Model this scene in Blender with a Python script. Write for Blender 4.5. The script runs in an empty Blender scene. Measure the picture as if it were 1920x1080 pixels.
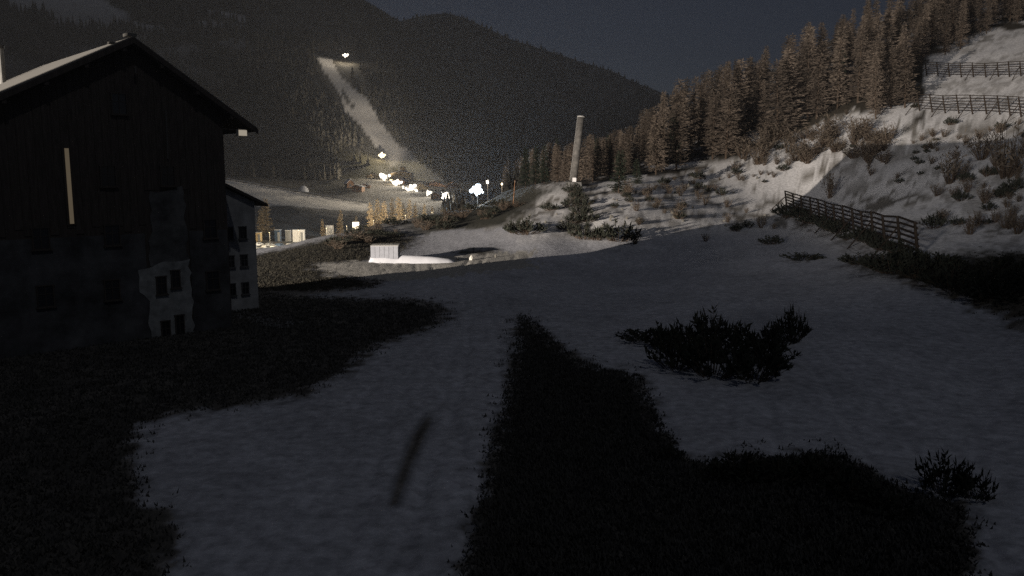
import bpy, math, random
import numpy as np
from mathutils import Vector, Matrix

random.seed(7); rng = np.random.default_rng(11)
SC = bpy.context.scene
COL = SC.collection
R = math.radians

# ------------------------------------------------------------------ camera
CAMZ = 9.5
F = 1507.0                       # focal length in photograph pixels (1920 wide)
PITCH = math.atan(210 / F)
cam_d = bpy.data.cameras.new('camera'); cam = bpy.data.objects.new('camera', cam_d); COL.objects.link(cam)
cam_d.sensor_width = 36.0; cam_d.lens = 36.0 * F / 1920.0
cam_d.clip_start = 0.3; cam_d.clip_end = 20000
cam.location = (0, 0, CAMZ); cam.rotation_euler = (math.pi / 2 - PITCH, 0, 0)
SC.camera = cam

# ------------------------------------------------------------------ world, moon, exposure
W = bpy.data.worlds.new('World'); SC.world = W; W.use_nodes = True
nt = W.node_tree; nt.nodes.clear()
sky = nt.nodes.new('ShaderNodeTexSky'); sky.sky_type = 'NISHITA'; sky.sun_disc = False
MOON_EL, MOON_AZ = R(48), R(150)                 # behind the camera, to the right
sky.sun_elevation = MOON_EL; sky.sun_rotation = MOON_AZ
sky.altitude = 1800; sky.air_density = 1.0; sky.dust_density = 0.4; sky.ozone_density = 3.0
bg = nt.nodes.new('ShaderNodeBackground'); bg.inputs[1].default_value = 0.0062
wo = nt.nodes.new('ShaderNodeOutputWorld')
tint = nt.nodes.new('ShaderNodeVectorMath'); tint.operation = 'MULTIPLY'; tint.inputs[1].default_value = (1.27, 1.02, 0.97)   # night air: greyer than noon
nt.links.new(sky.outputs[0], tint.inputs[0]); nt.links.new(tint.outputs[0], bg.inputs[0]); nt.links.new(bg.outputs[0], wo.inputs[0])
moon_d = bpy.data.lights.new('moon', 'SUN'); moon_d.energy = 0.14; moon_d.angle = R(0.5); moon_d.color = (0.93, 0.95, 1.0)
moon = bpy.data.objects.new('moon', moon_d); COL.objects.link(moon)
mdir = Vector((math.sin(MOON_AZ) * math.cos(MOON_EL), math.cos(MOON_AZ) * math.cos(MOON_EL), math.sin(MOON_EL)))
moon.rotation_euler = mdir.to_track_quat('Z', 'Y').to_euler(); moon.location = (60, -60, 120)
SC.view_settings.view_transform = 'Standard'; SC.view_settings.look = 'None'
SC.view_settings.exposure = 0.0; SC.view_settings.gamma = 1.0
SC.view_settings.use_curve_mapping = False
SC.render.engine = 'CYCLES'
SC.cycles.use_denoising = False
SC.cycles.use_adaptive_sampling = False
SC.cycles.max_bounces = 4; SC.cycles.diffuse_bounces = 2; SC.cycles.volume_bounces = 0
SC.cycles.sample_clamp_indirect = 0.3; SC.cycles.sample_clamp_direct = 1.6
SC.cycles.caustics_reflective = False; SC.cycles.caustics_refractive = False

# ------------------------------------------------------------------ projection helpers
FW = np.array([0, math.cos(PITCH), -math.sin(PITCH)]); UP = np.array([0, math.sin(PITCH), math.cos(PITCH)])
def ray(px, py):
    return FW * F + np.array([1.0, 0, 0]) * (px - 960) + UP * (540 - py)
def at(px, py, depth):                    # world point seen at a photo pixel, at a forward distance
    d = ray(px, py); t = depth / d[1]
    return np.array([d[0] * t, depth, CAMZ + d[2] * t])

# ------------------------------------------------------------------ noise
def _hash(ix, iy, s):
    n = (ix.astype(np.int64) * 374761393 + iy.astype(np.int64) * 668265263 + s * 974634777) & 0xFFFFFFFF
    n = ((n ^ (n >> 13)) * 1274126177) & 0xFFFFFFFF
    n = n ^ (n >> 16)
    return (n & 0xFFFF) / 65535.0
def vnoise(x, y, s=0):
    x = np.asarray(x, float); y = np.asarray(y, float)
    ix = np.floor(x); iy = np.floor(y); fx = x - ix; fy = y - iy
    fx = fx * fx * (3 - 2 * fx); fy = fy * fy * (3 - 2 * fy)
    a = _hash(ix, iy, s); b = _hash(ix + 1, iy, s); c = _hash(ix, iy + 1, s); d = _hash(ix + 1, iy + 1, s)
    return (a * (1 - fx) + b * fx) * (1 - fy) + (c * (1 - fx) + d * fx) * fy
def fbm(x, y, s=0, o=4):
    r = 0; a = 0.5; f = 1.0
    for k in range(o):
        r = r + a * vnoise(np.asarray(x) * f, np.asarray(y) * f, s + k * 17); a *= 0.5; f *= 2.03
    return r / (1 - 0.5 ** o)
def sstep(a, b, x):
    t = np.clip((np.asarray(x, float) - a) / (b - a), 0, 1); return t * t * (3 - 2 * t)

# ------------------------------------------------------------------ terrain height
CP = []                                   # control points x, y, z
def cz(px, depth, z): CP.append(((px - 960) / F * depth, depth, z))
def cp(px, py, depth): p = at(px, py, depth); CP.append((p[0], p[1], p[2]))
for px in (-300, 300, 960, 1500, 2000):
    cz(px, 12, 0); cz(px, 22, 0)
for px in (-300, 300, 800, 1200, 1650): cz(px, 38, 0)
for px in (-200, 300, 700, 960, 1300, 1600): cz(px, 55, 0)
for px, d in ((500, 85), (700, 71), (930, 85), (1240, 108), (1100, 103), (1400, 88), (250, 80), (0, 80), (800, 95), (-300, 80), (1500, 76)): cz(px, d, 0)
for a in ((480, 468, 112), (600, 443, 125), (700, 422, 150), (800, 403, 170), (860, 392, 190), (200, 475, 110), (-200, 475, 110)): cp(*a)
for a in ((200, 140, -4), (480, 138, -4), (600, 155, -4), (700, 185, -4), (860, 225, -3), (200, 210, -13), (480, 205, -12), (600, 215, -12), (700, 240, -10),
          (860, 280, -5), (0, 300, -16), (300, 300, -16), (480, 300, -16), (600, 320, -16), (700, 330, -15), (-300, 200, -10), (-300, 300, -16), (820, 360, -10)): cz(*a)
for a in ((880, 440, 116), (900, 402, 190), (920, 376, 290), (950, 362, 330), (1000, 347, 200), (1060, 337, 205), (960, 352, 250), (800, 446, 116), (760, 452, 112),
          (715, 337, 620), (775, 359, 560), (835, 376, 480), (650, 354, 560), (690, 384, 500), (430, 338, 560), (560, 361, 530), (430, 386, 400), (560, 397, 380),
          (690, 402, 410), (300, 330, 560), (0, 328, 560), (-300, 325, 560), (-300, 380, 400), (0, 385, 400), (850, 352, 600)): cp(*a)
for a in ((1410, 400, 141), (1480, 360, 157), (1330, 312, 185), (1500, 247, 192), (1600, 203, 192), (1700, 282, 150), (1900, 252, 140), (1900, 132, 190),
          (1900, 85, 215), (1920, 405, 90), (1715, 478, 74), (1500, 487, 88), (1300, 420, 123), (1180, 405, 122), (1180, 350, 150), (1240, 335, 168), (1130, 400, 122), (1130, 360, 146),
          (1075, 347, 155), (1055, 350, 155), (1100, 350, 156), (1080, 395, 128), (1080, 438, 112), (1000, 415, 118), (1010, 388, 138), (950, 462, 103), (1160, 440, 112),
          (1600, 440, 100), (1820, 320, 118), (1560, 330, 155), (1450, 300, 175), (1720, 200, 180), (1600, 495, 78), (1750, 540, 62)): cp(*a)
for a in ((1920, 49, 0.0), (2250, 50, 5), (2250, 100, 19), (2250, 150, 38), (1920, 260, 62), (1600, 260, 50), (1400, 260, 33), (1250, 260, 19), (1100, 260, 8),
          (1600, 350, 72), (1250, 350, 30), (1000, 350, 2), (1900, 400, 105), (1250, 500, 38), (1000, 500, 2), (1600, 550, 100), (2250, 300, 80), (2100, 30, 0.5), (930, 560, 0), (2250, 500, 130)): cz(*a)
CP = np.array(CP)
def uv(x, y):
    return np.arctan2(x, np.maximum(y, 1e-3)) * 3.0, np.log(np.maximum(np.hypot(x, y), 10.0))
_u, _v = uv(CP[:, 0], CP[:, 1]); _w = CP[:, 2] / np.hypot(CP[:, 0], CP[:, 1])
def _phi(r2): return 0.5 * r2 * np.log(r2 + 1e-12)
_n = len(CP)
_K = _phi((_u[:, None] - _u) ** 2 + (_v[:, None] - _v) ** 2) + np.eye(_n) * 0.004
_P = np.stack([np.ones(_n), _u, _v], 1)
_A = np.block([[_K, _P], [_P.T, np.zeros((3, 3))]])
_sol = np.linalg.solve(_A, np.concatenate([_w, np.zeros(3)]))
_cw, _ca = _sol[:_n], _sol[_n:]

RB_PX = np.array([-2000, 300, 600, 690, 747, 790, 822, 845, 869, 915, 962, 1009, 1080, 1150, 1197, 1234, 1300, 1500, 2200, 4000], float)
RB_PY = np.array([-60, -20, 20, 42, 52, 44, 39, 40, 45, 63, 84, 98, 122, 141, 164, 178, 205, 255, 200, 150], float)
YB = 2600.0
def terrain(x, y):
    x = np.asarray(x, float); y = np.asarray(y, float)
    sh = x.shape; x = x.ravel(); y = y.ravel()
    r = np.hypot(x, y)
    u, v = uv(np.where(y > 1, x, np.sign(x) * np.hypot(x, y) * 2), np.maximum(y, 1.0))
    u = np.clip(u, -2.4, 2.4); vc = np.minimum(v, math.log(640))
    z = np.empty_like(x)
    for i in range(0, len(x), 40000):
        s = slice(i, i + 40000)
        k = _phi((u[s, None] - _u) ** 2 + (vc[s, None] - _v) ** 2)
        z[s] = (k @ _cw + _ca[0] + _ca[1] * u[s] + _ca[2] * vc[s])
    z = z * np.minimum(r, 640)
    z *= sstep(3, 14, y)
    # small relief: smooth on the piste, rough on the hillside
    hill = np.clip(np.abs(z) / 4, 0, 1)
    z += (fbm(x / 7, y / 7, 3) - 0.5) * (0.16 + 0.5 * hill) + (fbm(x / 1.3, y / 1.3, 5, 3) - 0.5) * (0.05 + 0.22 * hill) * (r < 320)
    if True:                                  # old vehicle ruts pressed into the piste
        for c0, c1, c2, dp in ((-1.6, -.02, .9, .07), (-5.2, .055, 1.3, .06), (4.2, .16, 1.1, .05), (10.5, .10, 1.6, .06), (1.0, -.13, .7, .05)):
            xc = c0 + c1 * y + c2 * np.sin(y / 13.0 + c0)
            for sd_ in (-.85, .85): z -= dp * np.exp(-((x - xc - sd_) / .2) ** 2) * (y > 8) * (y < 96) * (.4 + vnoise(x * 1.5, y * 1.5, 91))
        z -= .05 * sstep(.72, .8, vnoise(x * 1.7, y * 1.7, 93)) * (y > 8) * (y < 100) * sstep(.45, .6, vnoise(x / 9, y / 9, 94))   # footprints
    # the left mountain: a long flank cut off by a spur on its right
    q = (x + 65) * -0.432 + (y - 700) * 0.901
    s = (x + 55) * 0.919 + (y - 750) * 0.394
    za = 0.44 * q - 0.62 * np.maximum(0, s) + 8
    za += (fbm(x / 160, y / 160, 21) - 0.5) * 24 * sstep(0, 150, q)
    za = np.where(za > 300, 300 + (za - 300) * 0.75, za)
    za = np.minimum(za, 640 + (fbm(x / 200, y / 200, 9) - .5) * 60)
    # the far range
    pxr = 960 + x / np.maximum(y, 200) * F
    rz = CAMZ + (330 - np.interp(pxr, RB_PX, RB_PY)) / F * YB * 1.0
    zb = rz - 0.42 * np.abs(y - YB) + (fbm(x / 260, y / 260, 31) - 0.5) * 110 * sstep(0, 350, np.abs(y - YB) )
    far = sstep(520, 720, r)
    base = z * (1 - far) + far * np.where(z > 8, 8 + (z - 8) * 0.5, z)
    zz = np.maximum(base, np.where(r > 450, np.maximum(za, zb), -1e9))
    return zz.reshape(sh)
def gz(x, y): return float(terrain(np.array([x]), np.array([y]))[0])
def atg_many(pts, dmax=3500.0):
    """points of the ground seen at photo pixels"""
    ds = np.exp(np.linspace(math.log(9.0), math.log(dmax), 420))
    out = []
    P = np.array([ray(px, py) for px, py in pts])
    X = P[:, None, 0] / P[:, None, 1] * ds; Z = CAMZ + P[:, None, 2] / P[:, None, 1] * ds; Y = np.broadcast_to(ds, X.shape)
    T = terrain(X, Y) - Z
    for i in range(len(pts)):
        k = np.argmax(T[i] > 0)
        if T[i][k] <= 0: k = len(ds) - 1
        a, b = T[i][k - 1], T[i][k]
        t = -a / (b - a) if b > a and k > 0 else 0
        d = ds[k - 1] + (ds[k] - ds[k - 1]) * np.clip(t, 0, 1)
        out.append((P[i, 0] / P[i, 1] * d, d))
    return np.array(out)
def atg(px, py):
    x, y = atg_many([(px, py)])[0]; return np.array([x, y, gz(x, y)])
def inpoly(x, y, poly):
    x = np.asarray(x); y = np.asarray(y); c = np.zeros(x.shape, bool)
    n = len(poly)
    for i in range(n):
        x1, y1 = poly[i]; x2, y2 = poly[(i + 1) % n]
        if y1 == y2: continue
        c ^= ((y1 > y) != (y2 > y)) & (x < (x2 - x1) * (y - y1) / (y2 - y1) + x1)
    return c
def dense(pts, n=6):
    o = []
    for i in range(len(pts)):
        a, b = pts[i], pts[(i + 1) % len(pts)]
        for k in range(n): o.append((a[0] + (b[0] - a[0]) * k / n, a[1] + (b[1] - a[1]) * k / n))
    return o

# ------------------------------------------------------------------ materials
def mat(name, col, rough=0.9, var=0.35, scale=3.0, bump=0.0, metal=0.0, attr=None, emit=None, stretch=None, spec=0.2):
    m = bpy.data.materials.new(name); m.use_nodes = True
    t = m.node_tree; p = t.nodes['Principled BSDF']
    p.inputs['Roughness'].default_value = rough; p.inputs['Metallic'].default_value = metal
    p.inputs['Specular IOR Level'].default_value = spec
    tc = t.nodes.new('ShaderNodeTexCoord'); src = tc.outputs['Object']
    if stretch:
        mp = t.nodes.new('ShaderNodeMapping'); mp.inputs['Scale'].default_value = stretch
        t.links.new(src, mp.inputs[0]); src = mp.outputs[0]
    n1 = t.nodes.new('ShaderNodeTexNoise'); n1.inputs['Scale'].default_value = scale; n1.inputs['Detail'].default_value = 6
    n1.inputs['Roughness'].default_value = 0.65
    t.links.new(src, n1.inputs['Vector'])
    mr = t.nodes.new('ShaderNodeMapRange'); mr.inputs[1].default_value = 0.25; mr.inputs[2].default_value = 0.75
    mr.inputs[3].default_value = 1 - var; mr.inputs[4].default_value = 1 + var
    t.links.new(n1.outputs[0], mr.inputs[0])
    mx = t.nodes.new('ShaderNodeVectorMath'); mx.operation = 'MULTIPLY'
    if attr:
        an = t.nodes.new('ShaderNodeAttribute'); an.attribute_name = attr; t.links.new(an.outputs['Color'], mx.inputs[0])
    else: mx.inputs[0].default_value = col
    t.links.new(mr.outputs[0], mx.inputs[1]); t.links.new(mx.outputs[0], p.inputs['Base Color'])
    if bump:
        bn = t.nodes.new('ShaderNodeBump'); bn.inputs['Strength'].default_value = min(1, bump); bn.inputs['Distance'].default_value = bump * 0.2
        t.links.new(n1.outputs[0], bn.inputs['Height']); t.links.new(bn.outputs[0], p.inputs['Normal'])
    if emit:
        p.inputs['Emission Color'].default_value = (*emit[0], 1); p.inputs['Emission Strength'].default_value = emit[1]
    return m
M = {}
M['ground'] = mat('ground', None, 0.95, 0.42, 2.2, 0.5, attr='ground_colour')
M['wood'] = mat('weathered_dark_wood', (0.05, 0.042, 0.036), 0.85, 0.5, 2.0, 0.3, stretch=(6, 6, 0.6))
M['plaster'] = mat('grey_plaster', (0.20, 0.205, 0.20), 0.9, 0.55, 1.5, 0.2)
M['plaster_dull'] = mat('grimy_plaster', (0.075, 0.075, 0.074), 0.9, 0.8, .8, 0.2)
M['roof'] = mat('frosted_sheet_roof', (0.115, 0.110, 0.100), 0.75, 0.10, 3.0, 0.1)
M['glass'] = mat('dark_glass', (0.012, 0.013, 0.016), 0.15, 0.1, 2, spec=0.5)
M['steel'] = mat('galvanised_steel', (0.075, 0.07, 0.064), 0.6, 0.25, 2.0, 0.05, metal=0.2)
M['tower_steel'] = mat('mottled_steel', (0.115, 0.108, 0.098), 0.7, 0.6, 1.6, 0.1)
M['pale_steel'] = mat('pale_steel', (0.35, 0.34, 0.32), 0.5, 0.1, 2.0)
M['concrete'] = mat('concrete', (0.16, 0.155, 0.145), 0.9, 0.25, 1.5, 0.2)
M['log'] = mat('old_log', (0.030, 0.022, 0.016), 0.9, 0.5, 3.0, 0.3)
M['bark'] = mat('larch_bark', (0.07, 0.05, 0.035), 0.95, 0.4, 3.0, 0.3)
M['larch'] = mat('larch_twigs', (0.105, 0.083, 0.064), 0.95, 0.45, 0.6)
_t = M['larch'].node_tree; _p = _t.nodes['Principled BSDF']; _oi = _t.nodes.new('ShaderNodeObjectInfo'); _mr = _t.nodes.new('ShaderNodeMapRange')
_mr.inputs[3].default_value = .6; _mr.inputs[4].default_value = 1.45; _t.links.new(_oi.outputs['Random'], _mr.inputs[0])     # each tree its own tone
_vm = _t.nodes.new('ShaderNodeVectorMath'); _vm.operation = 'MULTIPLY'; _src = _p.inputs['Base Color'].links[0].from_socket
_t.links.new(_src, _vm.inputs[0]); _t.links.new(_mr.outputs[0], _vm.inputs[1]); _t.links.new(_vm.outputs[0], _p.inputs['Base Color'])
M['spruce'] = mat('spruce_needles', (0.022, 0.028, 0.018), 0.95, 0.5, 0.8)
M['golden'] = mat('golden_larch_needles', (0.20, 0.15, 0.09), 0.95, 0.4, 0.6)
M['pine'] = mat('dwarf_pine_needles', (0.028, 0.030, 0.022), 0.95, 0.5, 2.0)
M['brush'] = mat('bare_brushwood', (0.10, 0.08, 0.06), 0.95, 0.5, 2.0)
M['turf'] = mat('dead_turf', (0.05, 0.048, 0.043), 0.95, 0.5, 2.0)
M['turf_dark'] = mat('darker_turf', (0.030, 0.027, 0.020), 0.95, 0.5, 2.0)  # darker copy of the dead turf, set against the flood beam's brightness
M['forest'] = mat('far_conifers', (0.040, 0.036, 0.028), 1.0, 0.55, 0.05)
M['snow'] = mat('old_snow', (0.52, 0.52, 0.54), 0.85, 0.12, 1.5, 0.25)
M['rock'] = mat('pale_rock', (0.15, 0.14, 0.12), 0.9, 0.3, 3.0, 0.3)
M['stone_white'] = mat('whitewashed_stone', (0.46, 0.44, 0.39), 0.9, 0.15, 3.0, 0.1)
M['white_paint'] = mat('white_paint', (0.72, 0.70, 0.68), 0.6, 0.1, 2.0)
M['blue_paint'] = mat('blue_paint', (0.06, 0.09, 0.14), 0.6, 0.15, 2.0)
M['red_paint'] = mat('red_paint', (0.45, 0.16, 0.15), 0.6, 0.15, 2.0)
M['ochre_paint'] = mat('ochre_render', (0.55, 0.42, 0.24), 0.8, 0.15, 1.0)
M['grey_paint'] = mat('grey_paint', (0.25, 0.25, 0.25), 0.6, 0.15, 2.0)
M['chalet_wood'] = mat('chalet_wood', (0.16, 0.09, 0.05), 0.8, 0.3, 1.0)
M['rubber'] = mat('rubber', (0.015, 0.015, 0.015), 0.9, 0.1, 5)
M['lamp_warm'] = mat('warm_lamp_glass', (0.9, 0.8, 0.6), 0.5, 0.0, 1, emit=((1.0, 0.80, 0.48), 14))
M['lamp_white'] = mat('white_lamp_glass', (0.9, 0.9, 0.9), 0.5, 0.0, 1, emit=((1.0, 0.90, 0.74), 18))
M['lamp_blue'] = mat('cold_lamp_glass', (0.9, 0.9, 0.9), 0.5, 0.0, 1, emit=((0.60, 0.80, 1.0), 1.9))
M['strip_glow'] = mat('glow_strip_face', (0.2, 0.17, 0.13), 0.6, 0.3, 4.0, emit=((1.0, 0.78, 0.50), 0.075))  # emission replaces the lamp light on the gable strip
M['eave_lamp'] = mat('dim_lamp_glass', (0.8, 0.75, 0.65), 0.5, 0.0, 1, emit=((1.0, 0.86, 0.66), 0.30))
M['lit_sign'] = mat('lit_sign_glass', (0.8, 0.75, 0.65), 0.5, 0.0, 1, emit=((1.0, 0.82, 0.55), 2.2))

# ------------------------------------------------------------------ mesh helpers
class MB:
    def __init__(s): s.v = []; s.f = []
    def add(s, v, f):
        o = len(s.v); s.v += [tuple(map(float, p)) for p in v]; s.f += [tuple(i + o for i in q) for q in f]; return s
    def box(s, c, size, rz=0.0, taper=1.0):
        x, y, z = [d / 2 for d in size]; cs, sn = math.cos(rz), math.sin(rz); V = []
        for sz in (-1, 1):
            k = taper if sz > 0 else 1
            for sx, sy in ((-1, -1), (1, -1), (1, 1), (-1, 1)):
                a, b = sx * x * k, sy * y * k
                V.append((c[0] + a * cs - b * sn, c[1] + a * sn + b * cs, c[2] + sz * z))
        return s.add(V, [(3, 2, 1, 0), (4, 5, 6, 7), (0, 1, 5, 4), (1, 2, 6, 5), (2, 3, 7, 6), (3, 0, 4, 7)])
    def bar(s, a, b, w, n=6, w2=None):
        a = Vector(a); b = Vector(b); d = (b - a).normalized(); w2 = w if w2 is None else w2
        t = d.orthogonal().normalized(); u = d.cross(t); V = []
        for p, ww in ((a, w), (b, w2)):
            for i in range(n):
                an = 2 * math.pi * i / n; V.append(p + (t * math.cos(an) + u * math.sin(an)) * ww / 2)
        fs = [(i, (i + 1) % n, n + (i + 1) % n, n + i) for i in range(n)] + [tuple(range(n - 1, -1, -1)), tuple(range(n, 2 * n))]
        return s.add(V, fs)
    def build(s, name, m, parent=None, smooth=False):
        me = bpy.data.meshes.new(name); me.from_pydata(s.v, [], s.f); me.update()
        if smooth: me.polygons.foreach_set('use_smooth', [True] * len(me.polygons))
        me.materials.append(m if not isinstance(m, str) else M[m])
        o = bpy.data.objects.new(name, me); COL.objects.link(o)
        if parent is not None: o.parent = parent
        return o
def tag(o, label=None, cat=None, group=None, kind=None):
    if label: o['label'] = label
    if cat: o['category'] = cat
    if group: o['group'] = group
    if kind: o['kind'] = kind
    return o
def thing(name, label, cat, loc=(0, 0, 0), rz=0.0, group=None):
    o = bpy.data.objects.new(name, None); o.empty_display_size = 0.2; COL.objects.link(o)
    o.location = [float(c) for c in loc]; o.rotation_euler = (0, 0, rz)
    return tag(o, label, cat, group)
def copy_tree(o, parent=None):
    c = o.copy(); COL.objects.link(c); c.parent = parent
    for ch in list(o.children): copy_tree(ch, c)
    return c
def np_mesh(name, V, Fc, m, cols=None, smooth=False):
    me = bpy.data.meshes.new(name); k = Fc.shape[1]
    me.vertices.add(len(V)); me.vertices.foreach_set('co', V.astype(np.float32).ravel())
    me.loops.add(Fc.size); me.loops.foreach_set('vertex_index', Fc.astype(np.int32).ravel())
    me.polygons.add(len(Fc)); me.polygons.foreach_set('loop_start', np.arange(0, Fc.size, k, dtype=np.int32))
    if smooth: me.polygons.foreach_set('use_smooth', np.ones(len(Fc), bool))
    me.update(calc_edges=True); me.validate()
    if cols is not None:
        at_ = me.attributes.new('ground_colour', 'FLOAT_COLOR', 'POINT')
        at_.data.foreach_set('color', np.concatenate([cols, np.ones((len(cols), 1))], 1).astype(np.float32).ravel())
    me.materials.append(M[m]); o = bpy.data.objects.new(name, me); COL.objects.link(o); return o

# ------------------------------------------------------------------ ground regions (outlines on the ground)
def region(pts, n=5): return atg_many(dense(pts, n))
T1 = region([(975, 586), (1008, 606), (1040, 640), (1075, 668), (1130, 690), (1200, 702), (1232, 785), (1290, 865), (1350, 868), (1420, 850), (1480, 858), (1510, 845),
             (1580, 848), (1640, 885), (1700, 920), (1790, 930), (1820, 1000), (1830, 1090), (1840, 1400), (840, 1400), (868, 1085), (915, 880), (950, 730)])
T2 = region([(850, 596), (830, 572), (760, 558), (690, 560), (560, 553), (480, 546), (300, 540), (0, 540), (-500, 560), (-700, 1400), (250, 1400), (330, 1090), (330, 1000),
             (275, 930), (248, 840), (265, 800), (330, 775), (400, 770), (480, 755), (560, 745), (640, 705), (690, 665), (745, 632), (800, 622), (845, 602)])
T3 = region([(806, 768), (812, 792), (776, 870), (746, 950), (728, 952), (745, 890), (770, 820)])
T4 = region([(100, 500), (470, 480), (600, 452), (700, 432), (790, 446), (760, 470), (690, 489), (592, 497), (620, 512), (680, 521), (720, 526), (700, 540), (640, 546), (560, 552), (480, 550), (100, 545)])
T5 = region([(1590, 490), (1640, 482), (1700, 492), (1850, 470), (2300, 450), (2400, 850), (1920, 615), (1800, 562), (1690, 522), (1620, 504)])
SCARP_SHADE = region([(848, 474), (880, 464), (930, 468), (952, 474), (915, 480), (870, 482)])  # shade of the low scarp, painted as dark ground
DARKV = region([(770, 444), (800, 405), (860, 394), (960, 352), (1045, 353), (1005, 378), (978, 402), (945, 424), (880, 431), (820, 434)])
TRACK = region([(405, 582), (440, 584), (560, 610), (545, 617), (440, 596)])
KN = region([(1062, 352), (1095, 352), (1105, 400), (1110, 440), (1040, 440), (1075, 400)])
WOODS = region([(930, 352), (1070, 342), (1110, 352), (1200, 322), (1230, 333), (1330, 313), (1420, 285), (1500, 246), (1600, 202), (1640, 250), (1740, 232), (1740, 120), (1800, 95),
                (1830, 60), (1960, 50), (2300, -200), (1600, -200), (1250, 180), (1000, 300)], 3)
FIELD = region([(380, 338), (430, 338), (560, 361), (690, 384), (690, 396), (600, 392), (540, 386), (440, 388), (380, 386)])
RUN = region([(596, 108), (622, 112), (632, 136), (655, 160), (690, 186), (708, 220), (745, 270), (768, 282), (795, 310), (835, 338), (800, 342), (760, 330), (725, 305), (715, 290),
              (700, 268), (672, 230), (648, 210), (640, 180), (628, 165), (606, 130)])
RUNGAP = region([(640, 166), (652, 178), (664, 200), (658, 202), (644, 184)])
CLEAR = region([(590, 98), (655, 98), (662, 112), (645, 140), (668, 168), (700, 196), (650, 200), (600, 130)])
LEDGE = region([(1735, 232), (1920, 240), (1990, 270), (1990, 40), (1890, 60), (1780, 92), (1730, 120)])

# ------------------------------------------------------------------ ground sheet
azs = np.radians(np.concatenate([np.linspace(-178, -45, 60)[:-1], np.linspace(-45, 45, 640), np.linspace(45, 178, 60)[1:]]))
pyl = np.arange(1500, 402, -2.6)
rs = np.concatenate([[0.5, 3, 6, 9], CAMZ * F / (pyl - 330)])
rs = np.concatenate([rs, rs[-1] * 1.0115 ** np.arange(1, 275)])
AZ, RR = np.meshgrid(azs, rs); GX = RR * np.sin(AZ); GY = RR * np.cos(AZ)
GZ = terrain(GX, GY)
nr, na = GX.shape
V = np.stack([GX.ravel(), GY.ravel(), GZ.ravel()], 1)
idx = np.arange(nr * na).reshape(nr, na)
Fq = np.stack([idx[:-1, :-1], idx[:-1, 1:], idx[1:, 1:], idx[1:, :-1]], -1).reshape(-1, 4)
x, y, z = V.T; r = np.hypot(x, y)
def lerp(c, d, t): return c * (1 - t[:, None]) + np.array(d) * t[:, None]
near = (r < 270) & (y > 5)
def softpoly(T, n=11, w_=.02, wx=None, wy=None):
    wx = globals()['wx'] if wx is None else wx; wy = globals()['wy'] if wy is None else wy
    m_ = np.zeros(len(x)); i_ = np.where(near)[0]
    for k_ in range(n):
        a_ = 2.399 * k_; q__ = w_ * np.sqrt((k_ + .5) / n) * r[i_] ; g_ = np.clip(y[i_] / 9.5, 1.2, 6)   # soft, patchy border
        m_[i_] += inpoly(wx[i_] + math.cos(a_) * q__ * .7, wy[i_] + math.sin(a_) * q__ * .45 * g_ * .6, T)
    return m_ / n
# warp the outlines a little so that no edge is ruled
wx = x + (fbm(x / .7, y / .7, 41, 5) - .5) * np.clip(r / 30, 0.5, 2.2) * 2.0; wy = y + (fbm(x / .7, y / .7, 43, 5) - .5) * np.clip(r / 30, 0.5, 2.2) * 2.6
fine = fbm(x / 0.9, y / 0.9, 51); mid = fbm(x / 6, y / 6, 53); big = fbm(x / 25, y / 25, 55)
C = np.tile(np.array([0.44, 0.44, 0.46]), (len(V), 1)) * (0.58 + 0.42 * mid + 0.42 * fine)[:, None]
hillm = sstep(0.5, 2.0, z) * (r < 420) * (y > 40)
snowc = np.array([0.70, 0.68, 0.66])
patch = sstep(0.47, 0.60, 0.55 * fine + 0.45 * mid) * (0.5 + 0.5 * sstep(0.36, 0.58, big))
C = lerp(C, snowc, hillm)
C = lerp(C, (0.10, 0.085, 0.06), hillm * patch * 0.85)
val = sstep(100, 150, r) * (x < 0.03 * y) * (y > 60)              # valley meadows
C = lerp(C, (0.055, 0.05, 0.035), val * (0.9 - 0.25 * mid))
for T, c in ((T2, (0.08, 0.078, 0.073)), (T4, (0.032, 0.029, 0.022)), (DARKV, (0.05, 0.048, 0.036)), (T5, (0.070, 0.064, 0.052)), (T1, (0.08, 0.078, 0.073)), (T3, (0.08, 0.078, 0.073)), (SCARP_SHADE, (0.06, 0.055, 0.04)), (KN, (0.10, 0.085, 0.06))):
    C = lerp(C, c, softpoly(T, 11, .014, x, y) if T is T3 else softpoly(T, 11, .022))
dk_ = (C.mean(1) < .2) & (r < 75)
C[dk_] *= (.6 + .9 * fbm(x / 2.4, y / 2.4, 71)[dk_])[:, None] * np.array([1.06, 1.0, .92])
C = lerp(C, (0.16, 0.16, 0.16), inpoly(wx, wy, TRACK) * 1.0)
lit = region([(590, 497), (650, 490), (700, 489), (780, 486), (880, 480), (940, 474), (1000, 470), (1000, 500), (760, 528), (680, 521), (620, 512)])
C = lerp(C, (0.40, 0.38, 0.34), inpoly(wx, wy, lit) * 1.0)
bank = region([(695, 490), (698, 462), (750, 470), (800, 455), (780, 446), (820, 432), (950, 428), (1000, 440), (960, 462), (905, 462), (850, 474), (800, 482), (750, 489)])
C = lerp(C, (0.36, 0.36, 0.38), inpoly(wx, wy, bank) * (0.95 - 0.35 * patch))
C = lerp(C, (0.05, 0.042, 0.03), inpoly(wx, wy, WOODS) * sstep(0.30, 0.5, mid))
C = lerp(C, snowc, inpoly(x, y, LEDGE) * (r < 260) * (0.95 - 0.5 * patch))
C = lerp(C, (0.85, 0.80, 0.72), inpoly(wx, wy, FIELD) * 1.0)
mount = sstep(430, 620, r) * (~inpoly(x, y, FIELD))
C = lerp(C, (0.050, 0.045, 0.036), mount * 0.95)
sn = sstep(0.55, 0.66, fbm(x / 60, y / 60, 61)) * (r > 650) * (q_ := sstep(90, 260, z)) * (x < -0.32 * y)
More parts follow.
